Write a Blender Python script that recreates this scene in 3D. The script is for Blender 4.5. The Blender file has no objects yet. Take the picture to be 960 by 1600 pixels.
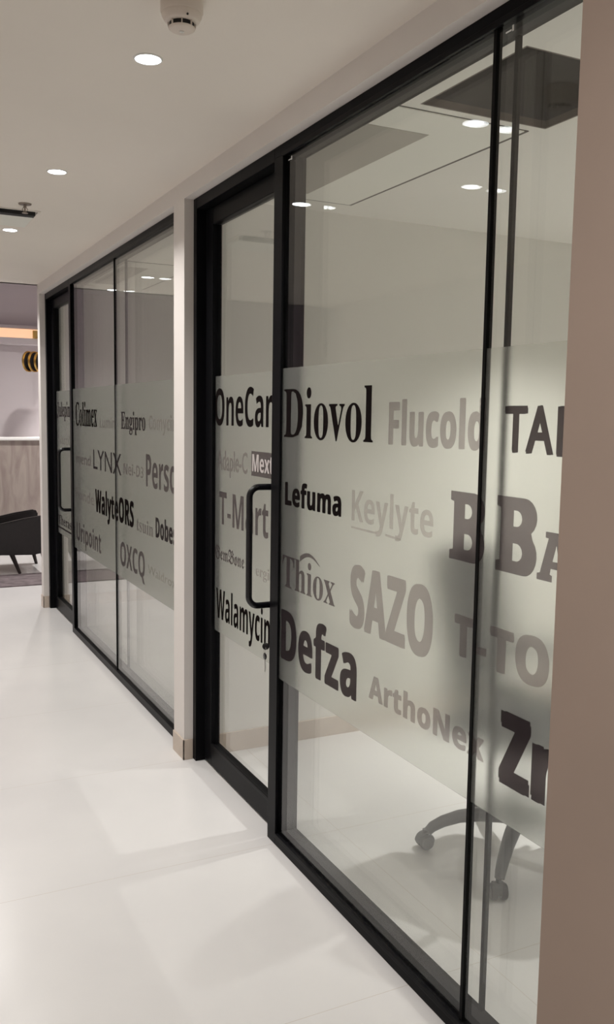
import bpy, bmesh, math, random
import numpy as np
from mathutils import Vector, Matrix
from mathutils.geometry import delaunay_2d_cdt
random.seed(4)
S = bpy.context.scene
COL = S.collection
PI = math.pi

# ------------------------------------------------------------------ camera
cam_d = bpy.data.cameras.new('camera'); cam = bpy.data.objects.new('camera', cam_d); COL.objects.link(cam)
cam_d.sensor_fit = 'VERTICAL'; cam_d.sensor_height = 24.0; cam_d.lens = 24.0*1394/1600
cam_d.clip_start = 0.02; cam_d.clip_end = 100
right = Vector((0.89571908, -0.44436327, 0.01511956)); down = Vector((-0.03389575, -0.10215248, -0.9941911)); fwd = Vector((0.44332652, 0.89000346, -0.10656195))
M = Matrix.Identity(4)
for i in range(3):
    M[i][0] = right[i]; M[i][1] = -down[i]; M[i][2] = -fwd[i]
M.translation = Vector((-1.257, 0, 1.5))
cam.matrix_world = M
S.camera = cam
# ------------------------------------------------------------------ world, exposure
w = bpy.data.worlds.new('world'); S.world = w; w.use_nodes = True
w.node_tree.nodes['Background'].inputs[0].default_value = (0.9, 0.92, 1, 1)
w.node_tree.nodes['Background'].inputs[1].default_value = 0.05
S.view_settings.view_transform = 'Standard'
S.view_settings.look = 'None'
S.view_settings.gamma = 1
S.view_settings.use_curve_mapping = False
S.view_settings.exposure = 0.0
S.cycles.transparent_max_bounces = 40
S.cycles.max_bounces = 14
S.cycles.diffuse_bounces = 6
S.cycles.glossy_bounces = 6
S.cycles.transmission_bounces = 10
S.cycles.sample_clamp_indirect = 4
S.cycles.use_denoising = True

P_CORR, P_ROOM, P_ROOM2, P_LOUNGE = 7.2, 23.0, 9.5, 18.0     # lamp powers (W)

# ------------------------------------------------------------------ materials
def mat(name, col, rough=0.6, metal=0.0, spec=0.5, noise=None, bump=0.0, emit=None):
    m = bpy.data.materials.new(name); m.use_nodes = True
    nt = m.node_tree; b = nt.nodes['Principled BSDF']
    b.inputs['Base Color'].default_value = (*col, 1); b.inputs['Roughness'].default_value = rough
    b.inputs['Metallic'].default_value = metal
    b.inputs['Specular IOR Level'].default_value = spec
    if noise:
        scale, amt = noise
        tc = nt.nodes.new('ShaderNodeTexCoord'); n = nt.nodes.new('ShaderNodeTexNoise'); n.inputs['Scale'].default_value = scale
        n.inputs['Detail'].default_value = 5
        r = nt.nodes.new('ShaderNodeValToRGB')
        r.color_ramp.elements[0].position = .3; r.color_ramp.elements[1].position = .7
        r.color_ramp.elements[0].color = (*[max(0, c*(1-amt)) for c in col], 1)
        r.color_ramp.elements[1].color = (*[min(1, c*(1+amt)) for c in col], 1)
        nt.links.new(tc.outputs['Object'], n.inputs['Vector']); nt.links.new(n.outputs['Fac'], r.inputs['Fac'])
        nt.links.new(r.outputs['Color'], b.inputs['Base Color'])
        if bump:
            bp = nt.nodes.new('ShaderNodeBump'); bp.inputs['Strength'].default_value = bump; bp.inputs['Distance'].default_value = .002
            nt.links.new(n.outputs['Fac'], bp.inputs['Height']); nt.links.new(bp.outputs['Normal'], b.inputs['Normal'])
    if emit:
        b.inputs['Emission Color'].default_value = (*emit[0], 1); b.inputs['Emission Strength'].default_value = emit[1]
    return m

def glass_mat(name, tint, r0=0.04):
    m = bpy.data.materials.new(name); m.use_nodes = True
    nt = m.node_tree; nt.nodes.clear(); N = nt.nodes.new; L = nt.links.new
    out = N('ShaderNodeOutputMaterial'); mix = N('ShaderNodeMixShader'); tr = N('ShaderNodeBsdfTransparent'); gl = N('ShaderNodeBsdfGlossy')
    tr.inputs[0].default_value = (*tint, 1); gl.inputs['Roughness'].default_value = 0.0; gl.inputs[0].default_value = (1, 1, 1, 1)
    geo = N('ShaderNodeNewGeometry'); dot = N('ShaderNodeVectorMath'); dot.operation = 'DOT_PRODUCT'
    L(geo.outputs['Incoming'], dot.inputs[0]); L(geo.outputs['Normal'], dot.inputs[1])
    ab = N('ShaderNodeMath'); ab.operation = 'ABSOLUTE'; L(dot.outputs['Value'], ab.inputs[0])
    om = N('ShaderNodeMath'); om.operation = 'SUBTRACT'; om.inputs[0].default_value = 1; L(ab.outputs[0], om.inputs[1])
    pw = N('ShaderNodeMath'); pw.operation = 'POWER'; L(om.outputs[0], pw.inputs[0]); pw.inputs[1].default_value = 5
    ma = N('ShaderNodeMath'); ma.operation = 'MULTIPLY_ADD'; L(pw.outputs[0], ma.inputs[0]); ma.inputs[1].default_value = 1-r0; ma.inputs[2].default_value = r0
    L(ma.outputs[0], mix.inputs[0]); L(tr.outputs[0], mix.inputs[1]); L(gl.outputs[0], mix.inputs[2]); L(mix.outputs[0], out.inputs[0])
    return m

def film_mat(name, col, rough, scatter):
    m = bpy.data.materials.new(name); m.use_nodes = True
    nt = m.node_tree; nt.nodes.clear(); N = nt.nodes.new; L = nt.links.new
    out = N('ShaderNodeOutputMaterial'); mix = N('ShaderNodeMixShader'); mix2 = N('ShaderNodeMixShader')
    rf = N('ShaderNodeBsdfRefraction'); rf.inputs['IOR'].default_value = 1.4; rf.inputs['Roughness'].default_value = rough
    rf.inputs[0].default_value = (*col, 1)
    tl = N('ShaderNodeBsdfTranslucent'); df = N('ShaderNodeBsdfDiffuse'); tl.inputs[0].default_value = (*col, 1)
    df.inputs[0].default_value = (.66, .67, .66, 1)
    mix2.inputs[0].default_value = 0.6
    L(tl.outputs[0], mix2.inputs[1]); L(df.outputs[0], mix2.inputs[2])
    mix.inputs[0].default_value = scatter
    L(rf.outputs[0], mix.inputs[1]); L(mix2.outputs[0], mix.inputs[2]); L(mix.outputs[0], out.inputs[0])
    return m

def ink_mat(name, col, through, cover):
    """print on the film: a tinted see-through layer with some body of its own"""
    m = bpy.data.materials.new(name); m.use_nodes = True
    nt = m.node_tree; nt.nodes.clear(); N = nt.nodes.new
    out = N('ShaderNodeOutputMaterial'); mix = N('ShaderNodeMixShader'); tr = N('ShaderNodeBsdfTransparent'); df = N('ShaderNodeBsdfDiffuse')
    tr.inputs[0].default_value = (*[c**.5 for c in through], 1); df.inputs[0].default_value = (*col, 1); mix.inputs[0].default_value = cover
    nt.links.new(tr.outputs[0], mix.inputs[1]); nt.links.new(df.outputs[0], mix.inputs[2]); nt.links.new(mix.outputs[0], out.inputs[0])
    return m

def floor_mat():
    m = mat('floor_tile', (.8, .78, .76), .22, spec=.4)
    nt = m.node_tree; b = nt.nodes['Principled BSDF']; N = nt.nodes.new; L = nt.links.new
    tc = N('ShaderNodeTexCoord'); mp = N('ShaderNodeMapping'); L(tc.outputs['Object'], mp.inputs[0])
    mp.inputs['Location'].default_value = (-.25, -.13, 0)
    br = N('ShaderNodeTexBrick'); L(mp.outputs[0], br.inputs[0]); br.offset = 0
    br.inputs['Scale'].default_value = 1; br.inputs['Brick Width'].default_value = 1.735; br.inputs['Row Height'].default_value = .8675
    br.inputs['Mortar Size'].default_value = .0012; br.inputs['Mortar Smooth'].default_value = .2
    br.inputs['Mortar'].default_value = (.62, .58, .54, 1)
    n = N('ShaderNodeTexNoise'); n.inputs['Scale'].default_value = 1.3; n.inputs['Detail'].default_value = 6; L(tc.outputs['Object'], n.inputs[0])
    r = N('ShaderNodeValToRGB'); L(n.outputs['Fac'], r.inputs[0])
    r.color_ramp.elements[0].position = .35; r.color_ramp.elements[1].position = .7
    r.color_ramp.elements[0].color = (.70, .69, .685, 1); r.color_ramp.elements[1].color = (.765, .755, .745, 1)
    L(r.outputs[0], br.inputs['Color1']); L(r.outputs[0], br.inputs['Color2']); L(br.outputs['Color'], b.inputs['Base Color'])
    return m

def grille_mat():
    m = mat('perforated_grille', (.4, .38, .34), .5)
    nt = m.node_tree; b = nt.nodes['Principled BSDF']; N = nt.nodes.new; L = nt.links.new
    tc = N('ShaderNodeTexCoord'); v = N('ShaderNodeTexVoronoi'); v.inputs['Scale'].default_value = 90; v.inputs['Randomness'].default_value = 0
    L(tc.outputs['Object'], v.inputs['Vector'])
    r = N('ShaderNodeValToRGB'); L(v.outputs['Distance'], r.inputs[0]); r.color_ramp.interpolation = 'CONSTANT'
    r.color_ramp.elements[0].color = (.07, .06, .05, 1); r.color_ramp.elements[1].color = (.36, .34, .30, 1); r.color_ramp.elements[1].position = .36
    L(r.outputs[0], b.inputs['Base Color'])
    return m

def wood_mat():
    m = mat('taupe_veined_panel', (.4, .33, .29), .35)
    nt = m.node_tree; b = nt.nodes['Principled BSDF']; N = nt.nodes.new; L = nt.links.new
    tc = N('ShaderNodeTexCoord'); mp = N('ShaderNodeMapping'); L(tc.outputs['Object'], mp.inputs[0]); mp.inputs['Scale'].default_value = (7, 7, 1.6); mp.inputs['Rotation'].default_value = (0, .35, 0)
    n = N('ShaderNodeTexNoise'); n.inputs['Scale'].default_value = 1.4; n.inputs['Detail'].default_value = 7; n.inputs['Distortion'].default_value = 1.2; L(mp.outputs[0], n.inputs[0])
    r = N('ShaderNodeValToRGB'); L(n.outputs['Fac'], r.inputs[0])
    r.color_ramp.elements[0].position = .35; r.color_ramp.elements[1].position = .68
    r.color_ramp.elements[0].color = (.33, .27, .245, 1); r.color_ramp.elements[1].color = (.47, .41, .365, 1)
    L(r.outputs[0], b.inputs['Base Color'])
    return m

MT = dict(
    paint=mat('wall_paint', (.77, .73, .70), .8, noise=(3, .015)),
    ceil=mat('ceiling_paint', (.82, .765, .70), .85, noise=(2, .015)),
    room=mat('room_paint', (.78, .765, .72), .8, noise=(2, .015)),
    mauve=mat('mauve_wall', (.60, .55, .565), .8, noise=(2, .02)),
    near=mat('beige_wall', (.345, .265, .218), .8, noise=(6, .03)),
    base=mat('baseboard_tile', (.60, .51, .43), .4, noise=(5, .05)),
    floor=floor_mat(),
    black=mat('black_aluminium', (.006, .006, .007), .30, spec=.05),
    seal=mat('black_seal', (.004, .004, .004), .6, spec=.1),
    gloss=mat('gloss_black', (.006, .006, .008), .12),
    glass=glass_mat('clear_glass', (.982, .986, .978), .033),
    film=film_mat('frosted_film', (.98, .985, .97), .22, .12),
    ink=ink_mat('lettering_black', (.012, .009, .009), (.20, .16, .15), .88),
    ink2=ink_mat('lettering_charcoal', (.05, .04, .045), (.34, .29, .30), .45),
    ink3=ink_mat('lettering_grey', (.12, .10, .105), (.52, .47, .49), .25),
    ink4=ink_mat('lettering_light_grey', (.25, .23, .23), (.74, .69, .70), .12),
    ink5=ink_mat('lettering_faint_grey', (.35, .33, .33), (.87, .83, .83), .08),
    white=mat('white_mark', (.8, .8, .8), .6),
    hatch=mat('dark_ceiling_void', (.007, .006, .005), .7, noise=(7, .3)),
    hatchrim=mat('brown_hatch_lining', (.10, .07, .055), .6, noise=(20, .2)),
    panel=mat('cassette_panel', (.80, .80, .74), .6),
    gap=mat('painted_gap_shade', (.04, .03, .025), .8),
    grille=grille_mat(),
    lamp=mat('lamp_diffuser', (.9, .9, .9), .5, emit=((.93, .96, 1), 14)),
    trimw=mat('white_lamp_rim', (.85, .84, .82), .4),
    plastic=mat('smoke_detector_plastic', (.72, .64, .57), .45),
    slot=mat('dark_slot', (.01, .01, .01), .7),
    steel=mat('steel', (.6, .58, .55), .3, 1.0),
    chair=mat('chair_grey_plastic', (.055, .055, .055), .4),
    fabric=mat('chair_dark_fabric', (.04, .042, .045), .9, noise=(60, .3), bump=.3),
    armch=mat('armchair_black', (.012, .010, .010), .45, noise=(30, .2)),
    legw=mat('dark_wood', (.02, .012, .010), .4, noise=(20, .2)),
    rug=mat('rug_mauve_grey', (.16, .13, .135), .95, noise=(12, .35), bump=.4),
    wood=wood_mat(),
    gold=mat('brushed_gold', (.75, .50, .16), .3, 1.0),
    cove=mat('warm_cove_light', (.9, .7, .5), .6, emit=((1.0, .62, .38), .75)),
    sprink=mat('sprinkler_metal', (.35, .3, .26), .4, .8),
)

# ------------------------------------------------------------------ helpers
def tag(o, label=None, cat=None, group=None, kind=None):
    if label: o['label'] = label
    if cat: o['category'] = cat
    if group: o['group'] = group
    if kind: o['kind'] = kind
    return o
def empty(name, loc=(0, 0, 0), rz=0):
    o = bpy.data.objects.new(name, None); o.empty_display_size = .05; COL.objects.link(o); o.location = loc; o.rotation_euler = (0, 0, rz); return o
def link(name, bm, m, parent=None, smooth=False):
    me = bpy.data.meshes.new(name)
    bmesh.ops.recalc_face_normals(bm, faces=bm.faces[:])
    bm.to_mesh(me); bm.free()
    for mm in (m if isinstance(m, (list, tuple)) else [m]): me.materials.append(mm)
    if smooth:
        for p in me.polygons: p.use_smooth = True
        try: me.set_sharp_from_angle(angle=math.radians(40))
        except Exception: pass
    o = bpy.data.objects.new(name, me); COL.objects.link(o)
    if parent: o.parent = parent
    return o
def box(bm, x0, x1, y0, y1, z0, z1, bev=0.0):
    r = bmesh.ops.create_cube(bm, size=1.0)
    vs = r['verts']
    for v in vs:
        v.co = Vector(((x0+x1)/2+v.co.x*(x1-x0), (y0+y1)/2+v.co.y*(y1-y0), (z0+z1)/2+v.co.z*(z1-z0)))
    if bev > 0:
        es = list({e for v in vs for e in v.link_edges})
        bmesh.ops.bevel(bm, geom=es, offset=bev, segments=2, affect='EDGES', profile=.5)
    return bm
def boxes(name, lst, m, parent=None, bev=0.0):
    bm = bmesh.new()
    for b in lst: box(bm, *b, bev=bev)
    return link(name, bm, m, parent)
def struct(name, lst, m, label=None, bev=0.0):
    o = boxes(name, lst, m, None, bev); o['kind'] = 'structure'
    if label: o['label'] = label
    return o
def tube(bm, pts, rad, seg=14, cap=True):
    pts = [Vector(p) for p in pts]; n = len(pts)
    rads = rad if isinstance(rad, (list, tuple)) else [rad]*n
    rings = []; up = None
    for i, p in enumerate(pts):
        t = (pts[min(i+1, n-1)]-pts[max(i-1, 0)]).normalized()
        if up is None:
            up = Vector((0, 0, 1)) if abs(t.z) < .9 else Vector((1, 0, 0))
        a = (up - t*up.dot(t)).normalized(); b = t.cross(a); up = a
        rings.append([bm.verts.new(p+(a*math.cos(2*PI*k/seg)+b*math.sin(2*PI*k/seg))*rads[i]) for k in range(seg)])
    for i in range(n-1):
        for k in range(seg):
            bm.faces.new((rings[i][k], rings[i][(k+1) % seg], rings[i+1][(k+1) % seg], rings[i+1][k]))
    if cap:
        bm.faces.new(rings[0][::-1]); bm.faces.new(rings[-1])
    return bm
def lathe(bm, prof, c=(0, 0, 0), seg=40, axis='Z', mi=0):
    c = Vector(c); rings = []
    for r, z in prof:
        if r < 1e-6: 
            p = Vector((0, 0, z)); 
            ring = [p]
        else:
            ring = [Vector((r*math.cos(2*PI*k/seg), r*math.sin(2*PI*k/seg), z)) for k in range(seg)]
        if axis == 'X': ring = [Vector((q.z, q.x, q.y)) for q in ring]
        if axis == 'Y': ring = [Vector((q.x, q.z, q.y)) for q in ring]
        rings.append([bm.verts.new(c+q) for q in ring])
    for a, b in zip(rings, rings[1:]):
        for k in range(seg):
            k2 = (k+1) % seg
            if len(a) == 1 and len(b) == 1: continue
            if len(a) == 1: f = bm.faces.new((a[0], b[k], b[k2]))
            elif len(b) == 1: f = bm.faces.new((a[k], a[k2], b[0]))
            else: f = bm.faces.new((a[k], a[k2], b[k2], b[k]))
            f.material_index = mi
    return bm
def copy_tree(o, parent=None):
    c = o.copy(); COL.objects.link(c); c.parent = parent
    for ch in [x for x in list(COL.objects) if x.parent == o]: copy_tree(ch, c)
    return c

# ------------------------------------------------------------------ structure
H = 2.45          # corridor ceiling
HR = 2.40         # meeting room ceilings
YN, YP0, YP1, YF0, YF1 = .72, 3.60, 3.74, 6.96, 7.05
XP = -.046        # face of the piers and of the header
FR = 2.378        # top of the glazed fronts
struct('floor', [(-4, 4, -2, 11.2, -.06, 0)], MT['floor'])
struct('ceiling', [(-2.4, .0, -2, 7.07, H, H+.6), (-2.4, 4, 7.02, 7.07, H, 3.2)], MT['ceil'])
struct('ceiling_lounge', [(-4, 4, 7.07, 11.2, 3.15, 3.25)], MT['mauve'])
hx0, hx1, hy0, hy1 = .215, .68, 1.80, 2.264
struct('ceiling_meeting_room', [(.08, hx0, -.6, YP0+.01, HR, H), (hx1, 3.4, -.6, YP0+.01, HR, H), (hx0, hx1, -.6, hy0, HR, H), (hx0, hx1, hy1, YP0+.01, HR, H)], MT['room'])
struct('ceiling_far_room', [(.08, 3.4, YP1, YF0, HR, H)], MT['room'])
struct('wall_header', [(XP, .08, YN, YF1, FR, H)], MT['paint'], 'white plaster beam above the glass fronts')
struct('wall_pier_middle', [(XP, .08, YP0, YP1, 0, FR)], MT['paint'], 'narrow white pier between the two glass fronts')
struct('wall_pier_far', [(XP, .08, YF0, YF1, 0, FR)], MT['paint'], 'white pier at the far end of the glass fronts')
struct('wall_partition_middle', [(.08, 3.4, YP0+.01, YP1, 0, H)], MT['room'])
struct('wall_partition_far', [(.08, 3.4, YF0, YF1, 0, H+.02)], MT['room'])
struct('wall_back_rooms', [(3.4, 3.5, -.6, YF1, 0, H)], MT['room'])
struct('wall_room_near', [(.0, 3.5, -.7, -.6, 0, H)], MT['room'])
struct('wall_right_near', [(-.6, .1, -.6, YN, 0, H)], MT['near'], 'beige wall corner close by at the right')
struct('wall_left', [(-2.5, -2.4, -2, 7.07, 0, H)], MT['paint'])
struct('wall_behind', [(-2.5, .1, -2.1, -2, 0, H)], MT['paint'])
struct('wall_lounge_back', [(-4, 4, 11, 11.1, 0, 3.2)], MT['mauve'], 'mauve lounge wall at the end of the corridor')
struct('wall_lounge_left', [(-4.1, -4, 7.0, 11.1, 0, 3.2), (-4.1, -2.4, 7.0, 7.07, 0, 3.2)], MT['mauve'])
struct('wall_lounge_right', [(4, 4.1, 7.0, 11.1, 0, 3.2), (.08, 4.1, 7.05, 7.10, 0, 3.2)], MT['mauve'])
BB = .09
struct('baseboard_pier_middle', [(XP-.006, XP, YP0-.006, YP1, 0, BB), (XP-.006, -.008, YP0-.006, YP0, 0, BB)], MT['base'], bev=.001)
struct('baseboard_pier_far', [(XP-.006, XP, YF0-.006, YF1+.006, 0, BB), (XP-.006, -.008, YF0-.006, YF0, 0, BB), (XP, .08, YF1, YF1+.006, 0, BB)], MT['base'], bev=.001)
struct('baseboard_partition_middle', [(.08, 3.4, YP0+.002, YP0+.01, 0, BB)], MT['base'], bev=.001)
struct('baseboard_partition_far', [(.08, 3.4, YF0-.008, YF0, 0, BB)], MT['base'], bev=.001)
struct('baseboard_back', [(3.392, 3.4, -.6, YP0, 0, BB), (3.392, 3.4, YP1, YF0, 0, BB)], MT['base'], bev=.001)

# ------------------------------------------------------------------ lettering
def conv(s, style):
    out = ''
    for ch in s:
        o = ord(ch)
        if style == 'serif' and ch.isalpha(): out += chr((0x1D400 + o-65) if ch.isupper() else (0x1D41A + o-97))
        elif style == 'bold' and ch.isalpha(): out += chr((0x1D5D4 + o-65) if ch.isupper() else (0x1D5EE + o-97))
        elif style == 'fraktur' and ch.isalpha(): out += chr((0x1D56C + o-65) if ch.isupper() else (0x1D586 + o-97))
        else: out += ch
    return out
def text_mesh(body, space=1):
    c = bpy.data.curves.new('t', 'FONT'); c.body = body; c.space_character = space; c.fill_mode = 'BOTH'; c.resolution_u = 3
    o = bpy.data.objects.new('t', c); COL.objects.link(o)
    bpy.context.view_layer.update()
    dg = bpy.context.evaluated_depsgraph_get()
    me = bpy.data.meshes.new_from_object(o.evaluated_get(dg))
    bpy.data.objects.remove(o); bpy.data.curves.remove(c)
    return me
def lettering(s, style, em, Y0, Y1, z, h, X, m, parent, ev=None):
    """flat vinyl lettering on the glass, reading towards -Y, cap height h, strokes thickened by em*h"""
    me = text_mesh(conv(s, style), 1.05 if em > .015 else 1); cap = text_mesh(conv('H', style))
    ch = max(v.co.y for v in cap.vertices) - min(v.co.y for v in cap.vertices); cb = min(v.co.y for v in cap.vertices)
    xs = [v.co.x for v in me.vertices]; x0, x1 = min(xs), max(xs)
    ex = em*h; ey = (em*.6 if ev is None else ev)*h
    sy = (h-2*ey)/ch; sx = ((Y0-Y1)-2*ex)/(x1-x0)
    tmp = bmesh.new(); tmp.from_mesh(me); bmesh.ops.remove_doubles(tmp, verts=tmp.verts[:], dist=1e-5)
    bmesh.ops.triangulate(tmp, faces=tmp.faces[:])
    for v in tmp.verts: v.co = Vector((ex+(v.co.x-x0)*sx, ey+(v.co.y-cb)*sy, 0))*10
    def union(b, dx, dy):
        """the shape together with its own copy moved by +-(dx, dy), as one clean outline"""
        b.verts.index_update(); P = []; Ed = []; T = []
        vs = [v.co.xy.copy() for v in b.verts]
        es = [(e.verts[0].index, e.verts[1].index) for e in b.edges if len(e.link_faces) == 1]
        ts = [[v.index for v in f.verts] for f in b.faces if f.calc_area() > 1e-8]; b.free()
        for q in (-1, 1):
            n0 = len(P); mv = Vector((dx, dy))*q; P += [p+mv for p in vs]; Ed += [(n0+a, n0+c) for a, c in es]
            T += [[P[n0+k] for k in t] for t in ts]
        A = np.array([[(p.x, p.y) for p in t] for t in T])
        vo, eo, fo, _, _, _ = delaunay_2d_cdt(P, Ed, [], 0, 1e-4, True)
        def cr(p, a, c): return (c[:, 0]-a[:, 0])*(p[1]-a[:, 1])-(c[:, 1]-a[:, 1])*(p[0]-a[:, 0])
        nb = bmesh.new(); bv = [nb.verts.new((p.x, p.y, 0)) for p in vo]
        for f in fo:
            p = sum((vo[k] for k in f), Vector((0, 0)))/len(f)
            d1, d2, d3 = cr(p, A[:, 0], A[:, 1]), cr(p, A[:, 1], A[:, 2]), cr(p, A[:, 2], A[:, 0])
            if (((d1 >= 0) & (d2 >= 0) & (d3 >= 0)) | ((d1 <= 0) & (d2 <= 0) & (d3 <= 0))).any():
                try: nb.faces.new([bv[k] for k in f])
                except ValueError: pass
        bmesh.ops.delete(nb, geom=[v for v in nb.verts if not v.link_faces], context='VERTS')
        bmesh.ops.dissolve_limit(nb, angle_limit=.02, use_dissolve_boundaries=False, verts=nb.verts[:], edges=nb.edges[:])
        bmesh.ops.triangulate(nb, faces=nb.faces[:])
        return nb
    if em > 0:
        tmp = union(tmp, ex*10, ey*2.3); tmp = union(tmp, -ex*2.3, ey*10)
    bm = tmp
    for v in bm.verts: v.co = Vector((X, Y0-v.co.x/10, z+v.co.y/10))
    bmesh.ops.dissolve_limit(bm, angle_limit=.01, verts=bm.verts[:], edges=bm.edges[:])
    r = bmesh.ops.extrude_face_region(bm, geom=bm.faces[:])
    for g in r['geom']:
        if isinstance(g, bmesh.types.BMVert): g.co.x -= .0006
    for f in bm.faces: f.smooth = False
    bpy.data.meshes.remove(me); bpy.data.meshes.remove(cap)
    return link('lettering', bm, m, parent)
def strip(Y0, Y1, z0a, z0b, th, X, m, parent, name='lettering'):
    """thin sloping bar of vinyl"""
    bm = bmesh.new()
    vs = [bm.verts.new((X, Y0, z0a)), bm.verts.new((X, Y1, z0b)), bm.verts.new((X, Y1, z0b+th)), bm.verts.new((X, Y0, z0a+th))]
    f = bm.faces.new(vs)
    r = bmesh.ops.extrude_face_region(bm, geom=[f])
    for g in r['geom']:
        if isinstance(g, bmesh.types.BMVert): g.co.x -= .0006
    return link(name, bm, m, parent)
K, K2, K3, K4, K5 = MT['ink'], MT['ink2'], MT['ink3'], MT['ink4'], MT['ink5']
FZ0, FZ1 = .60, 1.657      # frosted band

# ------------------------------------------------------------------ glazed fronts
def front(n, y_near, y_post, joint, jw, label):
    """fixed double glazing from y_near to y_post, post"""
    w_ = empty(f'window_{n}', (0, 0, 0)); w_['kind'] = 'structure'; w_['label'] = label
    x0, x1 = -.006, .08
    T0 = 2.342
    # frame: bottom rail, top rail, near jamb, post
    boxes('frame', [(x0, x1, y_near, y_post, 0, .042), (x0, x1, y_near, y_post+.065, T0, FR), (x0, x1, y_near-.0, y_near+.03, .042, T0)], MT['black'], w_, bev=.0012)
    boxes('glazing_bead', [(x0-.004, x0+.004, y_near+.03, y_post, .030, .044), (x0-.004, x0+.004, y_near+.03, y_post, T0-.006, T0+.008),
                           (x0-.004, x0+.004, y_post-.010, y_post+.004, .044, T0-.006)], MT['black'], w_, bev=.001)
    boxes('post', [(x0, x1, y_post, y_post+.065, 0, T0)], MT['black'], w_, bev=.0012)
    boxes('outer_pane', [(.003, .013, joint+.001, y_post, .042, T0)], MT['glass'], w_)
    boxes('outer_pane', [(.003, .013, y_near+.03, joint-.001, .042, T0)], MT['glass'], w_)
    boxes('inner_pane', [(.066, .076, joint+.011, y_post, .042, T0)], MT['glass'], w_)
    boxes('inner_pane', [(.066, .076, y_near+.03, joint+.009, .042, T0)], MT['glass'], w_)
    boxes('joint_seal', [(-.0015, .0145, joint-jw, joint+jw, .042, T0)], MT['seal'], w_)
    boxes('joint_seal', [(.0645, .0775, joint+.0105-jw*.9, joint+.0105+jw*.9, .042, T0)], MT['seal'], w_)
    film = boxes('frosted_film', [(.0015, .0028, joint+jw, y_post-.001, FZ0, FZ1), (.0015, .0028, y_near+.03, joint-jw, FZ0, FZ1)], MT['film'], w_)
    return w_, film
def leaf(n, y0, y1, label):
    """hinged door leaf between post edge y0 and pier y1, with its jamb and head"""
    d = empty(f'door_{n}', (0, 0, 0)); d['kind'] = 'structure'; d['label'] = label
    boxes('door_jamb', [(-.006, .08, y1-.038, y1, 0, FR), (-.006, .08, y0, y1-.038, 2.334, FR)], MT['black'], d, bev=.0015)
    a, b = y0+.006, y1-.042
    xf, xb = .033, .073
    boxes('stile', [(xf, xb, a, a+.072, .008, 2.328)], MT['black'], d, bev=.002)
    boxes('stile', [(xf, xb, b-.082, b, .008, 2.328)], MT['black'], d, bev=.002)
    boxes('rail', [(xf, xb, a+.072, b-.082, 2.262, 2.328)], MT['black'], d, bev=.002)
    boxes('rail', [(xf, xb, a+.072, b-.082, .008, .100)], MT['black'], d, bev=.002)
    boxes('glazing_bead', [(xf-.003, xf+.006, a+.07, b-.08, .094, .106), (xf-.003, xf+.006, b-.088, b-.078, .1, 2.262)], MT['black'], d, bev=.001)
    boxes('glass_pane', [(.048, .058, a+.072, b-.082, .100, 2.262)], MT['glass'], d)
    film = boxes('frosted_film', [(.0465, .0478, a+.072, b-.082, FZ0, FZ1)], MT['film'], d)
    # D-shaped pull handle
    yh = y0+.018; zt, zb, R, r = 1.256, .842, .035, .0112
    pts = [(xf+.001, yh, zt)]
    for k in range(9):
        t = k/8*PI/2; pts.append((-.078+R-R*math.sin(t), yh, zt-R+R*math.cos(t)))
    for k in range(9):
        t = k/8*PI/2; pts.append((-.078+R-R*math.cos(t), yh, zb+R-R*math.sin(t)))
    pts.append((xf+.001, yh, zb))
    bm = bmesh.new(); tube(bm, pts, r, 18)
    for z in (zt, zb): lathe(bm, [(0, 0), (.017, 0), (.017, -.005), (0, -.006)], (xf+.001, yh, z), 24, 'X')
    link('handle', bm, MT['gloss'], d, True)
    bm = bmesh.new(); lathe(bm, [(0, 0), (.014, 0), (.014, -.016), (.010, -.020), (0, -.020)], (xf, yh+.008, .688), 24, 'X')
    link('lock_cylinder', bm, MT['steel'], d, True)
    return d, film

win1, film1 = front(1, YN, 2.727, 1.641, .0052, 'near fixed glass bay with grey frosted band of printed words, beside the open-view office chair')
door1, dfilm1 = leaf(1, 2.792, YP0, 'near black-framed glass door with keys hanging in its lock')
win2, film2 = front(2, YP1, 6.045, 4.93, .0040, 'far fixed glass bay between the white middle pier and the far door')
door2, dfilm2 = leaf(2, 6.11, YF0, 'far black-framed glass door at the end of the corridor')

XL = .0014; XD = .0464
# words on the near bay  (text, style, boldness, Yleft, Yright, baseline, cap height, ink)
W1 = [('Diovol', 'serif', 0, 2.708, 2.127, 1.431, .157, K), ('Lefuma', 'bold', .03, 2.692, 2.300, 1.206, .076, K),
      ('Keylyte', 'bold', .0, 2.236, 1.824, 1.204, .088, K5), ('Flucold', 'bold', .022, 2.044, 1.631, 1.429, .112, K4),
      ('TA', 'plain', .035, 1.562, 1.406, 1.429, .100, K2), ('L', 'plain', .035, 1.396, 1.330, 1.427, .101, K2),
      ('Thiox', 'serif', 0, 2.706, 2.330, .930, .105, K3), ('SAZO', 'bold', .025, 2.235, 1.813, .895, .182, K4),
      ('Defza', 'bold', .022, 2.709, 2.188, .678, .170, K2), ('ArthoNex', 'bold', .03, 2.116, 1.593, .712, .068, K4),
      ('T', 'bold', .04, 1.721, 1.650, .938, .098, K4), ('T', 'bold', .04, 1.585, 1.504, .937, .099, K4), ('O', 'bold', .045, 1.496, 1.390, .938, .105, K4),
      ('Z', 'bold', .045, 1.536, 1.436, .690, .166, K2), ('n', 'bold', .05, 1.428, 1.325, .692, .160, K2)]
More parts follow.
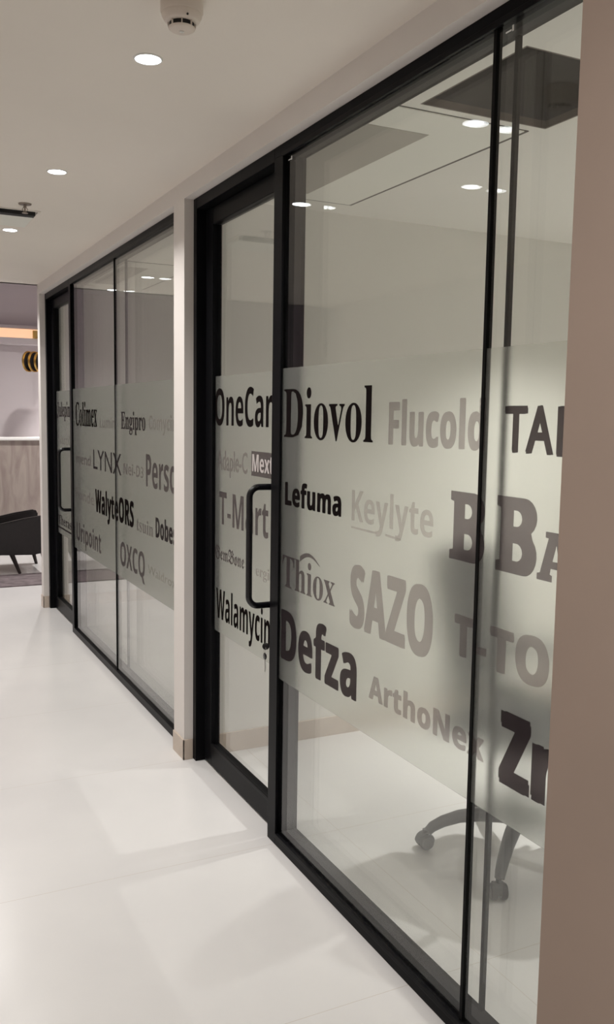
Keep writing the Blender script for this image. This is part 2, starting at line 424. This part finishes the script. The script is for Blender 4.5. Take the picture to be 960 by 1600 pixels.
W2 = [('Colimex', 'serif', .012, 5.964, 5.362, 1.418, .150, K), ('Lumin', 'bold', 0, 5.293, 4.935, 1.415, .060, K5),
      ('Engipro', 'serif', .01, 4.807, 4.340, 1.418, .092, K2), ('Comycin', 'bold', 0, 4.279, 3.853, 1.424, .068, K5),
      ('mend', 'bold', .0, 5.964, 5.541, 1.173, .060, K4), ('LYNX', 'plain', .0, 5.468, 4.808, 1.163, .117, K2),
      ('Nei-D3', 'bold', 0, 4.760, 4.382, 1.177, .058, K4), ('Perso', 'bold', .0, 4.332, 3.850, 1.142, .160, K3),
      ('Fonde', 'plain', 0, 5.993, 5.457, .935, .072, K5), ('WalyteORS', 'bold', .025, 5.426, 4.563, .904, .137, K),
      ('tsuin', 'serif', 0, 4.507, 4.214, .900, .068, K4), ('Dobes', 'bold', .02, 4.171, 3.850, .906, .097, K2),
      ('Uripoint', 'bold', .0, 5.968, 5.291, .661, .118, K3), ('OXCQ', 'bold', 0, 4.841, 4.362, .668, .130, K3),
      ('Waldrox', 'plain', 0, 4.305, 3.854, .706, .044, K5)]
D1 = [('OneCan', 'bold', 0, 3.480, 2.880, 1.459, .146, K), ('Adaple-C', 'plain', 0.015, 3.450, 3.130, 1.279, .080, K4),
      ('T-Mart', 'bold', 0, 3.425, 2.930, 1.057, .133, K3), ('GemBone', 'fraktur', 0, 3.470, 3.155, .893, .072, K3),
      ('ergic', 'serif', 0, 3.040, 2.880, .905, .040, K5), ('Walamycin', 'bold', 0, 3.455, 2.905, .660, .124, K)]
D2 = [('Julepin', 'serif', .01, 6.82, 6.36, 1.471, .105, K2), ('Theras', 'serif', 0, 6.82, 6.36, .672, .068, K2), ('Nastil', 'plain', 0, 6.80, 6.38, 1.27, .07, K5)]
def poly_letter(outer, holes, Y0, Y1, z, h, X, m, parent):
    """block letter from its own outline (unit box, y up) with straight-sided counters"""
    c = bpy.data.curves.new('t', 'CURVE'); c.dimensions = '2D'; c.fill_mode = 'BOTH'
    for lp in [outer]+holes:
        sp = c.splines.new('POLY'); sp.points.add(len(lp)-1); sp.use_cyclic_u = True
        for p, q in zip(sp.points, lp): p.co = (q[0], q[1], 0, 1)
    o = bpy.data.objects.new('t', c); COL.objects.link(o); bpy.context.view_layer.update()
    me = bpy.data.meshes.new_from_object(o.evaluated_get(bpy.context.evaluated_depsgraph_get()))
    bpy.data.objects.remove(o); bpy.data.curves.remove(c)
    bm = bmesh.new(); bm.from_mesh(me); bpy.data.meshes.remove(me)
    bmesh.ops.remove_doubles(bm, verts=bm.verts[:], dist=1e-5)
    for v in bm.verts: v.co = Vector((X, Y0-v.co.x*(Y0-Y1), z+v.co.y*h))
    r = bmesh.ops.extrude_face_region(bm, geom=bm.faces[:])
    for g in r['geom']:
        if isinstance(g, bmesh.types.BMVert): g.co.x -= .0006
    for f in bm.faces: f.smooth = False
    return link('lettering', bm, m, parent)
def arcp(cx, cy, rx, ry, a0, a1, n=8): return [(cx+rx*math.cos(math.radians(a0+(a1-a0)*k/n)), cy+ry*math.sin(math.radians(a0+(a1-a0)*k/n))) for k in range(n+1)]
slabB = [(0, 0), (0, .13), (.10, .15), (.10, .85), (0, .87), (0, 1)]+arcp(.68, .76, .30, .24, 90, -55)+arcp(.70, .27, .30, .27, 50, -90)
holeB = [[(.42, .17), (.42, .40), (.52, .40)]+arcp(.52, .285, .14, .115, 80, -80, 6)+[(.52, .17)], [(.42, .62), (.42, .83), (.50, .83)]+arcp(.50, .725, .13, .105, 80, -80, 6)+[(.50, .62)]]
slabA = [(0, 0), (0, .13), (.08, .15), (.28, .87), (.20, .88), (.20, 1), (.68, 1), (.92, .15), (1, .13), (1, 0), (.55, 0), (.55, .13), (.62, .15), (.60, .27), (.36, .27), (.34, .15), (.40, .13), (.40, 0)]
holeA = [[(.40, .42), (.57, .42), (.49, .76)]]
for (Y0, Y1, z, h) in ((1.752, 1.618, 1.166, .163), (1.577, 1.442, 1.166, .167)): poly_letter(slabB, holeB, Y0, Y1, z, h, .0014, K3, film1)
poly_letter(slabA, holeA, 1.439, 1.325, 1.168, .103, .0014, K3, film1)
for t in W1: lettering(*t[:7], XL, t[7], film1)
for t in W2: lettering(*t[:7], XL, t[7], film2)
for t in D1: lettering(*t[:7], XD, t[7], dfilm1)
for t in D2: lettering(*t[:7], XD, t[7], dfilm2)
strip(2.236, 2.097, 1.181, 1.180, .006, XL, K5, film1); strip(2.048, 1.970, 1.181, 1.178, .006, XL, K5, film1)
strip(1.641-.008, 1.598, .958, .960, .018, XL, K4, film1)
strip(6.83, 6.36, .640, .640, .012, XD, K2, dfilm2)
# arc over the fourth-row word
bm = bmesh.new(); n = 16; up = []; lo = []
for k in range(n+1):
    t = k/n; y = 2.572-.142*t; z = 1.034+.034*math.sin(PI*(.14+.80*t))-.004*t; th = .017*(1-t)**.8+.001
    up.append(bm.verts.new((XL, y, z))); lo.append(bm.verts.new((XL, y, z-th)))
for k in range(n): bm.faces.new((up[k], up[k+1], lo[k+1], lo[k]))
r = bmesh.ops.extrude_face_region(bm, geom=bm.faces[:])
for g in r['geom']:
    if isinstance(g, bmesh.types.BMVert): g.co.x -= .0006
link('lettering', bm, K3, film1)
# reversed-out word in its grey box on the near door
strip(3.09, 2.885, 1.276, 1.276, .092, XD, K3, dfilm1)
lettering('Mext', 'bold', -.004, 3.08, 2.892, 1.293, .064, XD-.0007, mat('lettering_reversed_white', (.52, .48, .47), .6), dfilm1)
# maker's marks in the top corners of the panes
for y, pw in ((2.70, win1), (1.61, win1)):
    boxes('maker_mark', [(.0018, .0028, y-.018, y, 2.318, 2.321), (.0018, .0028, y-.026, y-.021, 2.316, 2.328)], MT['white'], pw)

# ------------------------------------------------------------------ keys in the near door's lock
kb = empty('key_bunch', (.010, 2.818, .688)); tag(kb, 'small bunch of keys with black heads hanging from the near glass door lock', 'keys')
def key_mesh(head_z, rot):
    bm = bmesh.new(); lathe(bm, [(0, .0025), (.0105, .0025), (.0125, .001), (.0125, -.001), (.0105, -.0025), (0, -.0025)], (0, 0, 0), 20, 'X'); return bm
o = link('key_head', key_mesh(0, 0), MT['gloss'], kb, True); o.location = (-.018, 0, .003); o.rotation_euler = (0, .2, .9)
o = boxes('key_blade', [(-.014, .0, -.0012, .0012, -.003, .003)], MT['steel'], kb)
bm = bmesh.new(); tube(bm, [(-.020, .011*math.cos(a), -.012+.011*math.sin(a)) for a in [2*PI*k/20 for k in range(21)]], .0009, 6, False); link('key_ring', bm, MT['steel'], kb, True)
o = link('key_head', key_mesh(0, 0), MT['gloss'], kb, True); o.location = (-.020, .002, -.033); o['label'] = 'lower black key head hanging from the ring'
boxes('key_blade', [(-.021, -.019, -.001, .005, -.088, -.044), (-.0208, -.0192, -.004, -.001, -.080, -.066)], MT['steel'], kb)

# ------------------------------------------------------------------ downlights
def downlight(x, y, z, power, label, group, spread=130, col=(1, .965, .93)):
    d = empty('ceiling_downlight', (x, y, z)); tag(d, label, 'ceiling light', group)
    bm = bmesh.new(); lathe(bm, [(.034, -.0005), (.0345, -.003), (.038, -.0035), (.040, -.001), (.040, 0)], (0, 0, 0), 40); link('lamp_rim', bm, MT['trimw'], d, True)
    bm = bmesh.new(); lathe(bm, [(0, -.0025), (.034, -.0025), (.034, -.0005)], (0, 0, 0), 40); link('lamp_diffuser', bm, MT['lamp'], d)
    l = bpy.data.lights.new('downlight_lamp', 'AREA'); l.shape = 'DISK'; l.size = .068; l.energy = power; l.color = col; l.spread = math.radians(spread)
    lo = bpy.data.objects.new('downlight_lamp', l); COL.objects.link(lo); lo.parent = d; lo.location = (0, 0, -.0045)
    return d
GR = 'round downlights in the corridor ceiling'
downlight(-.535, 2.45, H, P_CORR, 'nearest round downlight in the corridor ceiling, next to the smoke detector', GR)
downlight(-.532, 3.725, H, P_CORR, 'second round downlight of the corridor row, behind the nearest one', GR)
downlight(-.528, 5.01, H, P_CORR, 'third corridor downlight, half cut by the left picture edge beside the vent', GR)
GO = 'corridor downlights out of direct view, seen in the glass'
for (x, y, lb) in ((-.55, 6.21, 'fourth downlight of the corridor row, mirrored in the far glass bay'), (-.50, 7.00-.02, 'last downlight of the corridor row at the lounge end'),
                   (-1.005, 3.10, 'offset downlight of the corridor, mirrored in the near glass bay'), (-1.35, .35, 'added unseen downlight above the viewpoint, brightening the near corridor floor')):  # the lamp above the viewpoint is added, unseen, to lift the near floor
    downlight(x, y, H, P_CORR*(1.5 if y < 1 else 1), lb, GO)
for (x, y, lb) in ((1.75, 2.85, 'downlight deep in the near meeting room'), (2.3, .6, 'added unseen fill lamp in the near meeting room by its near wall')):  # the second lamp is an added fill out of view, softening the chair shadow
    downlight(x, y, HR, P_ROOM*.85 if y > 2 else P_ROOM*1.1, lb, 'downlights in the near meeting room', 104, (1, .985, .955))
for (x, y, lb) in ((2.5, 5.8, 'downlight deep in the far meeting room'), (2.0, 4.4, 'downlight in the far meeting room by the middle partition')):
    downlight(x, y, HR, P_ROOM2, lb, 'downlights in the far meeting room', 105, (1, .985, .955))
for (x, y, lb) in ((-1.6, 8.6, 'downlight over the left half of the lounge'), (.45, 9.0, 'added unseen downlight brightening the floor by the lounge armchair'), (1.9, 9.3, 'downlight over the right half of the lounge')):  # the middle lamp is added behind the pier to brighten the armchair's floor
    downlight(x, y, 3.15, P_LOUNGE*(1.9 if abs(x-.45) < .01 else 1), lb, 'downlights in the lounge', 140)

downlight(.95, 10.42, 3.15, 24, 'narrow downlight washing the lounge back wall', None, 48)

# ------------------------------------------------------------------ smoke detector
sd = empty('smoke_detector', (-.562, 2.085, H)); tag(sd, 'round beige smoke detector with dark vent slots on the corridor ceiling', 'smoke detector'); sd.scale = (.85, .85, .86)
bm = bmesh.new(); lathe(bm, [(.0, 0), (.057, 0), (.058, -.004), (.058, -.030), (.055, -.034), (0, -.034)]); link('mounting_base', bm, MT['plastic'], sd, True)
bm = bmesh.new(); lathe(bm, [(0, -.034), (.0545, -.034), (.0545, -.040), (.048, -.052), (.041, -.057), (0, -.057)]); link('housing', bm, MT['plastic'], sd, True)
bm = bmesh.new(); lathe(bm, [(0, -.057), (.0335, -.057), (.0335, -.0695), (0, -.0695)]); link('vent_core', bm, MT['slot'], sd, True)
bm = bmesh.new(); lathe(bm, [(0, -.069), (.037, -.069), (.036, -.072), (.030, -.0760), (0, -.0775)]); link('sensor_cap', bm, MT['plastic'], sd, True)
bm = bmesh.new()
for k in range(8):
    a = 2*PI*k/8+.471; c = Vector((math.cos(a), math.sin(a), 0)); p = Vector((-c.y, c.x, 0))
    vs = []
    for (rr, zz) in ((.034, -.056), (.0385, -.056), (.0375, -.0695), (.034, -.0695)):
        vs.append((bm.verts.new(c*rr+p*.0016+Vector((0, 0, zz))), bm.verts.new(c*rr-p*.0016+Vector((0, 0, zz)))))
    for i in range(4): bm.faces.new((vs[i][0], vs[(i+1) % 4][0], vs[(i+1) % 4][1], vs[i][1]))
    bm.faces.new([v[0] for v in vs]); bm.faces.new([v[1] for v in vs][::-1])
link('vent_fin', bm, MT['plastic'], sd)
bm = bmesh.new(); bmesh.ops.create_uvsphere(bm, u_segments=12, v_segments=8, radius=.0032); o = link('indicator', bm, MT['slot'], sd, True); o.location = (.000, -.0485, -.050)
bm = bmesh.new(); lathe(bm, [(.0, -.0770), (.006, -.0770), (.006, -.0795), (.0045, -.0795), (.0045, -.0780), (0, -.0780)]); link('test_button', bm, MT['trimw'], sd, True)

# ------------------------------------------------------------------ corridor ceiling vent and sprinkler (far left)
cv = empty('ceiling_vent', (-.62, 4.68, H)); tag(cv, 'square white ceiling vent with a dark front slot at the left picture edge', 'ceiling vent')
boxes('vent_panel', [(-.14, .14, -.125, .16, -.014, -.004)], MT['panel'], cv, bev=.003)
boxes('slot', [(-.135, .135, -.178, -.125, -.020, .0)], MT['slot'], cv)
boxes('vent_frame', [(-.16, .16, -.195, -.178, -.003, 0), (-.16, .16, .165, .18, -.006, 0), (-.16, -.145, -.178, .165, -.006, 0), (.145, .16, -.178, .165, -.006, 0)], MT['ceil'], cv, bev=.002)
sp = empty('fire_sprinkler', (-.555, 4.36, H)); tag(sp, 'small metal fire sprinkler head on the ceiling in front of the vent', 'sprinkler')
bm = bmesh.new(); lathe(bm, [(0, 0), (.030, 0), (.028, -.005), (.010, -.006), (0, -.006)], seg=24); link('rosette', bm, MT['sprink'], sp, True)
bm = bmesh.new(); lathe(bm, [(0, -.006), (.007, -.006), (.007, -.018), (.004, -.020), (.003, -.040), (0, -.040)], seg=16); 
for s in (-1, 1): tube(bm, [(s*.006, 0, -.016), (s*.012, 0, -.026), (s*.003, 0, -.041)], .0016, 8)
link('frame_arm', bm, MT['sprink'], sp, True)
bm = bmesh.new(); lathe(bm, [(0, -.040), (.014, -.041), (.014, -.043), (0, -.043)], seg=20); link('deflector', bm, MT['sprink'], sp, True)

# ------------------------------------------------------------------ near meeting room ceiling: hatch and cassette
ht = empty('ceiling_hatch', ((hx0+hx1)/2, (hy0+hy1)/2, HR)); tag(ht, 'square dark opening in the meeting room ceiling with a thin brown lining', 'ceiling hatch')
a, b, T = (hx1-hx0)/2, (hy1-hy0)/2, .006
def ring(a, b, t, z0, z1): return [(-a, a, -b, -b+t, z0, z1), (-a, a, b-t, b, z0, z1), (-a, -a+t, -b+t, b-t, z0, z1), (a-t, a, -b+t, b-t, z0, z1)]
boxes('lining', ring(a, b, T, 0, .022), MT['hatchrim'], ht)
boxes('shaft', ring(a, b, T, .022, .34)+[(-a, a, -b, b, .34, .35)], MT['hatch'], ht)

def cassette(x0, x1, y0, y1, label, g):
    c = empty('ceiling_cassette', ((x0+x1)/2, (y0+y1)/2, HR)); tag(c, label, 'air conditioner', 'ceiling air units in the meeting rooms')
    hx, hy = (x1-x0)/2, (y1-y0)/2
    boxes('painted_gap_shade', [(-hx, hx, -hy, hy, -.003, 0)], MT['gap'], c)  # dark sheet whose colour stands in for the shade along the panel edge
    boxes('panel', [(-hx, hx-.018, -hy, hy-.018, -.006, -.003)], MT['panel'], c)
    gx0, gx1, gy0, gy1 = g
    boxes('grille', [(gx0-c.location.x, gx1-c.location.x, gy0-c.location.y, gy1-c.location.y, -.0072, -.0058)], MT['grille'], c)
    return c
cassette(.085, .645, 2.300, 3.440, 'long pale ceiling air unit with perforated grille in the near meeting room', (.10, .385, 2.47, 3.335))
cassette(.18, .61, 5.33, 6.47, 'long pale ceiling air unit in the far meeting room', (.20, .36, 5.5, 6.3))

# ------------------------------------------------------------------ office chair (near room)
oc = empty('office_chair', (.736, 2.31, 0)); tag(oc, 'dark grey swivel office chair on a five-star base behind the near glass bay', 'office chair')
R5 = .325
for k in range(5):
    ang = math.radians(147+72*k); c = Vector((math.cos(ang), math.sin(ang), 0))
    prof = [(.02, .135), (.07, .138), (.14, .135), (.21, .122), (.265, .100), (.300, .078), (R5-.012, .062)]
    bm = bmesh.new(); tube(bm, [c*r+Vector((0, 0, z)) for r, z in prof], [.028, .027, .025, .022, .020, .018, .016], 14)
    for v in bm.verts: pass
    link('base_arm', bm, MT['chair'], oc, True)
    cs = link('caster', (lambda bm: (tube(bm, [(0, 0, .068), (0, 0, .050)], .009, 12), bm)[1])(bmesh.new()), MT['chair'], oc, True)
    cs.location = c*R5; cs.rotation_euler = (0, 0, ang+.5)
    bm = bmesh.new()
    for s in (-1, 1): lathe(bm, [(0, s*.006), (.023, s*.006), (.026, s*.010), (.026, s*.022), (.022, s*.027), (0, s*.027)], (0, 0, .026), 24, 'Y')
    link('wheel', bm, MT['chair'], cs, True)
    bm = bmesh.new()
    for i in range(9):
        a0 = PI*i/8
        pass
    lathe(bm, [(.030, -.016), (.031, -.016), (.031, .016), (.030, .016), (.030, -.016)], (0, 0, .026), 24, 'Y')
    for v in list(bm.verts):
        if v.co.z < .024: bm.verts.remove(v)
    link('wheel_hood', bm, MT['chair'], cs, True)
bm = bmesh.new(); lathe(bm, [(0, .11), (.038, .11), (.040, .125), (.036, .155), (.028, .16), (.026, .30), (.016, .30), (.016, .40), (0, .40)], seg=28); link('gas_column', bm, MT['chair'], oc, True)
boxes('tilt_mechanism', [(-.09, .09, -.08, .08, .395, .430)], MT['chair'], oc, bev=.01)
seatroot = math.radians(27)
def rbox(name, dims, m, loc, rot, bev=.03, curve=0):
    bm = bmesh.new(); bmesh.ops.create_cube(bm, size=1)
    bmesh.ops.subdivide_edges(bm, edges=bm.edges[:], cuts=8, use_grid_fill=True)
    for v in bm.verts:
        x, y, z = v.co*2
        # superellipse rounding in the flat plane
        f = max(abs(x), abs(y), 1e-6); l = (abs(x)**5+abs(y)**5)**(1/5) or 1
        x, y = x*f/l, y*f/l
        th = 1-.35*max(abs(x), abs(y))**4
        v.co = Vector((x*dims[0]/2, y*dims[1]/2, z*dims[2]/2*th+curve*(x*x)*dims[2]))
    o = link(name, bm, m, oc, True); o.location = loc; o.rotation_euler = rot; return o
rz = seatroot
ca, sa = math.cos(rz), math.sin(rz)
def L(x, y, z): return (ca*x-sa*y, sa*x+ca*y, z)
rbox('seat', (.48, .47, .075), MT['fabric'], (0, 0, .462), (0, 0, rz), curve=.25)
o = rbox('backrest', (.46, .52, .05), MT['fabric'], L(0, .235, .80), (0, 0, 0), curve=.9); o.rotation_euler = (math.radians(80), 0, rz)
bm = bmesh.new(); tube(bm, [L(0, .05, .41), L(0, .20, .41), L(0, .27, .46), L(0, .285, .62), L(0, .275, .75)], [.022, .022, .020, .018, .018], 12); link('back_support', bm, MT['chair'], oc, True)
for s in (-1, 1):
    bm = bmesh.new(); tube(bm, [L(s*.10, 0, .425), L(s*.25, 0, .43), L(s*.275, .0, .47), L(s*.275, .02, .63), L(s*.27, .03, .66)], .014, 12)
    link('armrest_post', bm, MT['chair'], oc, True)
    o = rbox('armrest', (.085, .25, .03), MT['chair'], L(s*.27, .02, .672), (0, 0, rz))

# ------------------------------------------------------------------ lounge
rg = boxes('rug', [(-1.6, .9, 7.90, 8.48, .0, .010)], MT['rug'], None, bev=.004); tag(rg, 'dark mauve grey rug on the lounge floor in front of the black armchair', 'rug')
ac = empty('armchair', (-.16, 8.80, 0)); tag(ac, 'low black armchair with splayed dark legs in the lounge', 'armchair')
def slab(name, pts, y0, y1, m, parent, bev=.012):
    bm = bmesh.new(); f = bm.faces.new([bm.verts.new((x, y0, z)) for x, z in pts])
    r = bmesh.ops.extrude_face_region(bm, geom=[f])
    for g in r['geom']:
        if isinstance(g, bmesh.types.BMVert): g.co.y = y1
    bmesh.ops.bevel(bm, geom=bm.edges[:], offset=bev, segments=2, affect='EDGES')
    return link(name, bm, m, parent)
for yy in (-.30, .24):
    slab('side_panel', [(-.36, .20), (-.38, .50), (-.25, .49), (.0, .475), (.22, .52), (.40, .545), (.43, .52), (.42, .20), (.30, .175)], yy, yy+.06, MT['armch'], ac)
slab('seat', [(-.34, .22), (-.34, .44), (.38, .40), (.38, .22)], -.24, .24, MT['armch'], ac, .02)
slab('backrest', [(-.36, .30), (-.46, .78), (-.36, .80), (-.25, .32)], -.26, .26, MT['armch'], ac, .02)
for (x, y, dx, dy) in ((.10, -.24, .075, -.02), (.385, -.24, .03, -.02), (.36, .24, .05, .02), (-.30, -.24, -.06, -.02), (-.30, .24, -.06, .02)):
    bm = bmesh.new(); tube(bm, [(x, y, .20), (x+dx, y+dy, 0)], [.024, .014], 12); link('leg', bm, MT['legw'], ac, True)

ct = empty('reception_counter', (0, 9.9, 0)); tag(ct, 'taupe veined stone counter with white top behind the armchair', 'counter')
boxes('counter_body', [(-1.6, .44, -.2, .30, .06, 1.205)], MT['wood'], ct, bev=.004)
boxes('end_panel', [(.44, .60, -.18, .30, .06, 1.19)], MT['legw'], ct, bev=.004)
boxes('counter_top', [(-1.62, .62, -.22, .32, 1.205, 1.228)], MT['trimw'], ct, bev=.003)
boxes('plinth', [(-1.58, .58, -.17, .28, 0, .06)], MT['trimw'], ct)
for z in (.75, 1.05):
    boxes('hinge', [(.44, .47, -.21, -.18, z, z+.05)], MT['steel'], ct, bev=.003)

cl = empty('cove_light', (2.0, 10.93, 2.34)); tag(cl, 'long warm glowing cove light across the lounge back wall', 'cove light')
boxes('glowing_strip', [(-1.85, 1.8, .045, .065, .01, .125)], MT['cove'], cl)
boxes('ledge', [(-1.85, 1.8, -.10, .065, -.065, .01)], MT['mauve'], cl, bev=.004)
boxes('housing', [(-1.85, 1.8, -.02, .065, .125, .16)], MT['mauve'], cl, bev=.004)
bk = boxes('wall_bracket', [(.545, .62, 10.80, 10.83+.0, 2.352, 2.44), (.57, .60, 10.80, 10.93, 2.351, 2.37)], MT['gold'], None, bev=.004)
tag(bk, 'small square gold bracket standing on the cove light ledge', 'bracket')

pd = empty('ring_pendant', (.50, 10.2, 3.15)); tag(pd, 'cluster of upright gold rings hanging in front of the mauve lounge wall', 'pendant light', None)
for k in range(5):
    x = -.105+.062*k
    bm = bmesh.new(); prof = [(.100, -.010), (.112, -.010), (.112, .010), (.100, .010), (.100, -.010)]
    lathe(bm, prof, (0, 0, 0), 40, 'X'); o = link('ring', bm, MT['gold'], pd, True); o.location = (x, 0, -1.10); o.rotation_euler = (0, 0, -.75)
    bm = bmesh.new(); lathe(bm, [(0, -.007), (.100, -.007), (.100, .007), (0, .007)], (0, 0, 0), 40, 'X'); q = link('dark_disc', bm, MT['armch'], o, True)
bm = bmesh.new(); tube(bm, [(-.14, 0, -1.10), (.20, 0, -1.10)], .008, 10); tube(bm, [(.03, 0, -1.10), (.03, 0, 0)], .003, 8); link('rod', bm, MT['gold'], pd, True)
bm = bmesh.new(); lathe(bm, [(0, 0), (.05, 0), (.05, -.02), (0, -.022)], (.03, 0, 0), 24); link('canopy', bm, MT['gold'], pd, True)
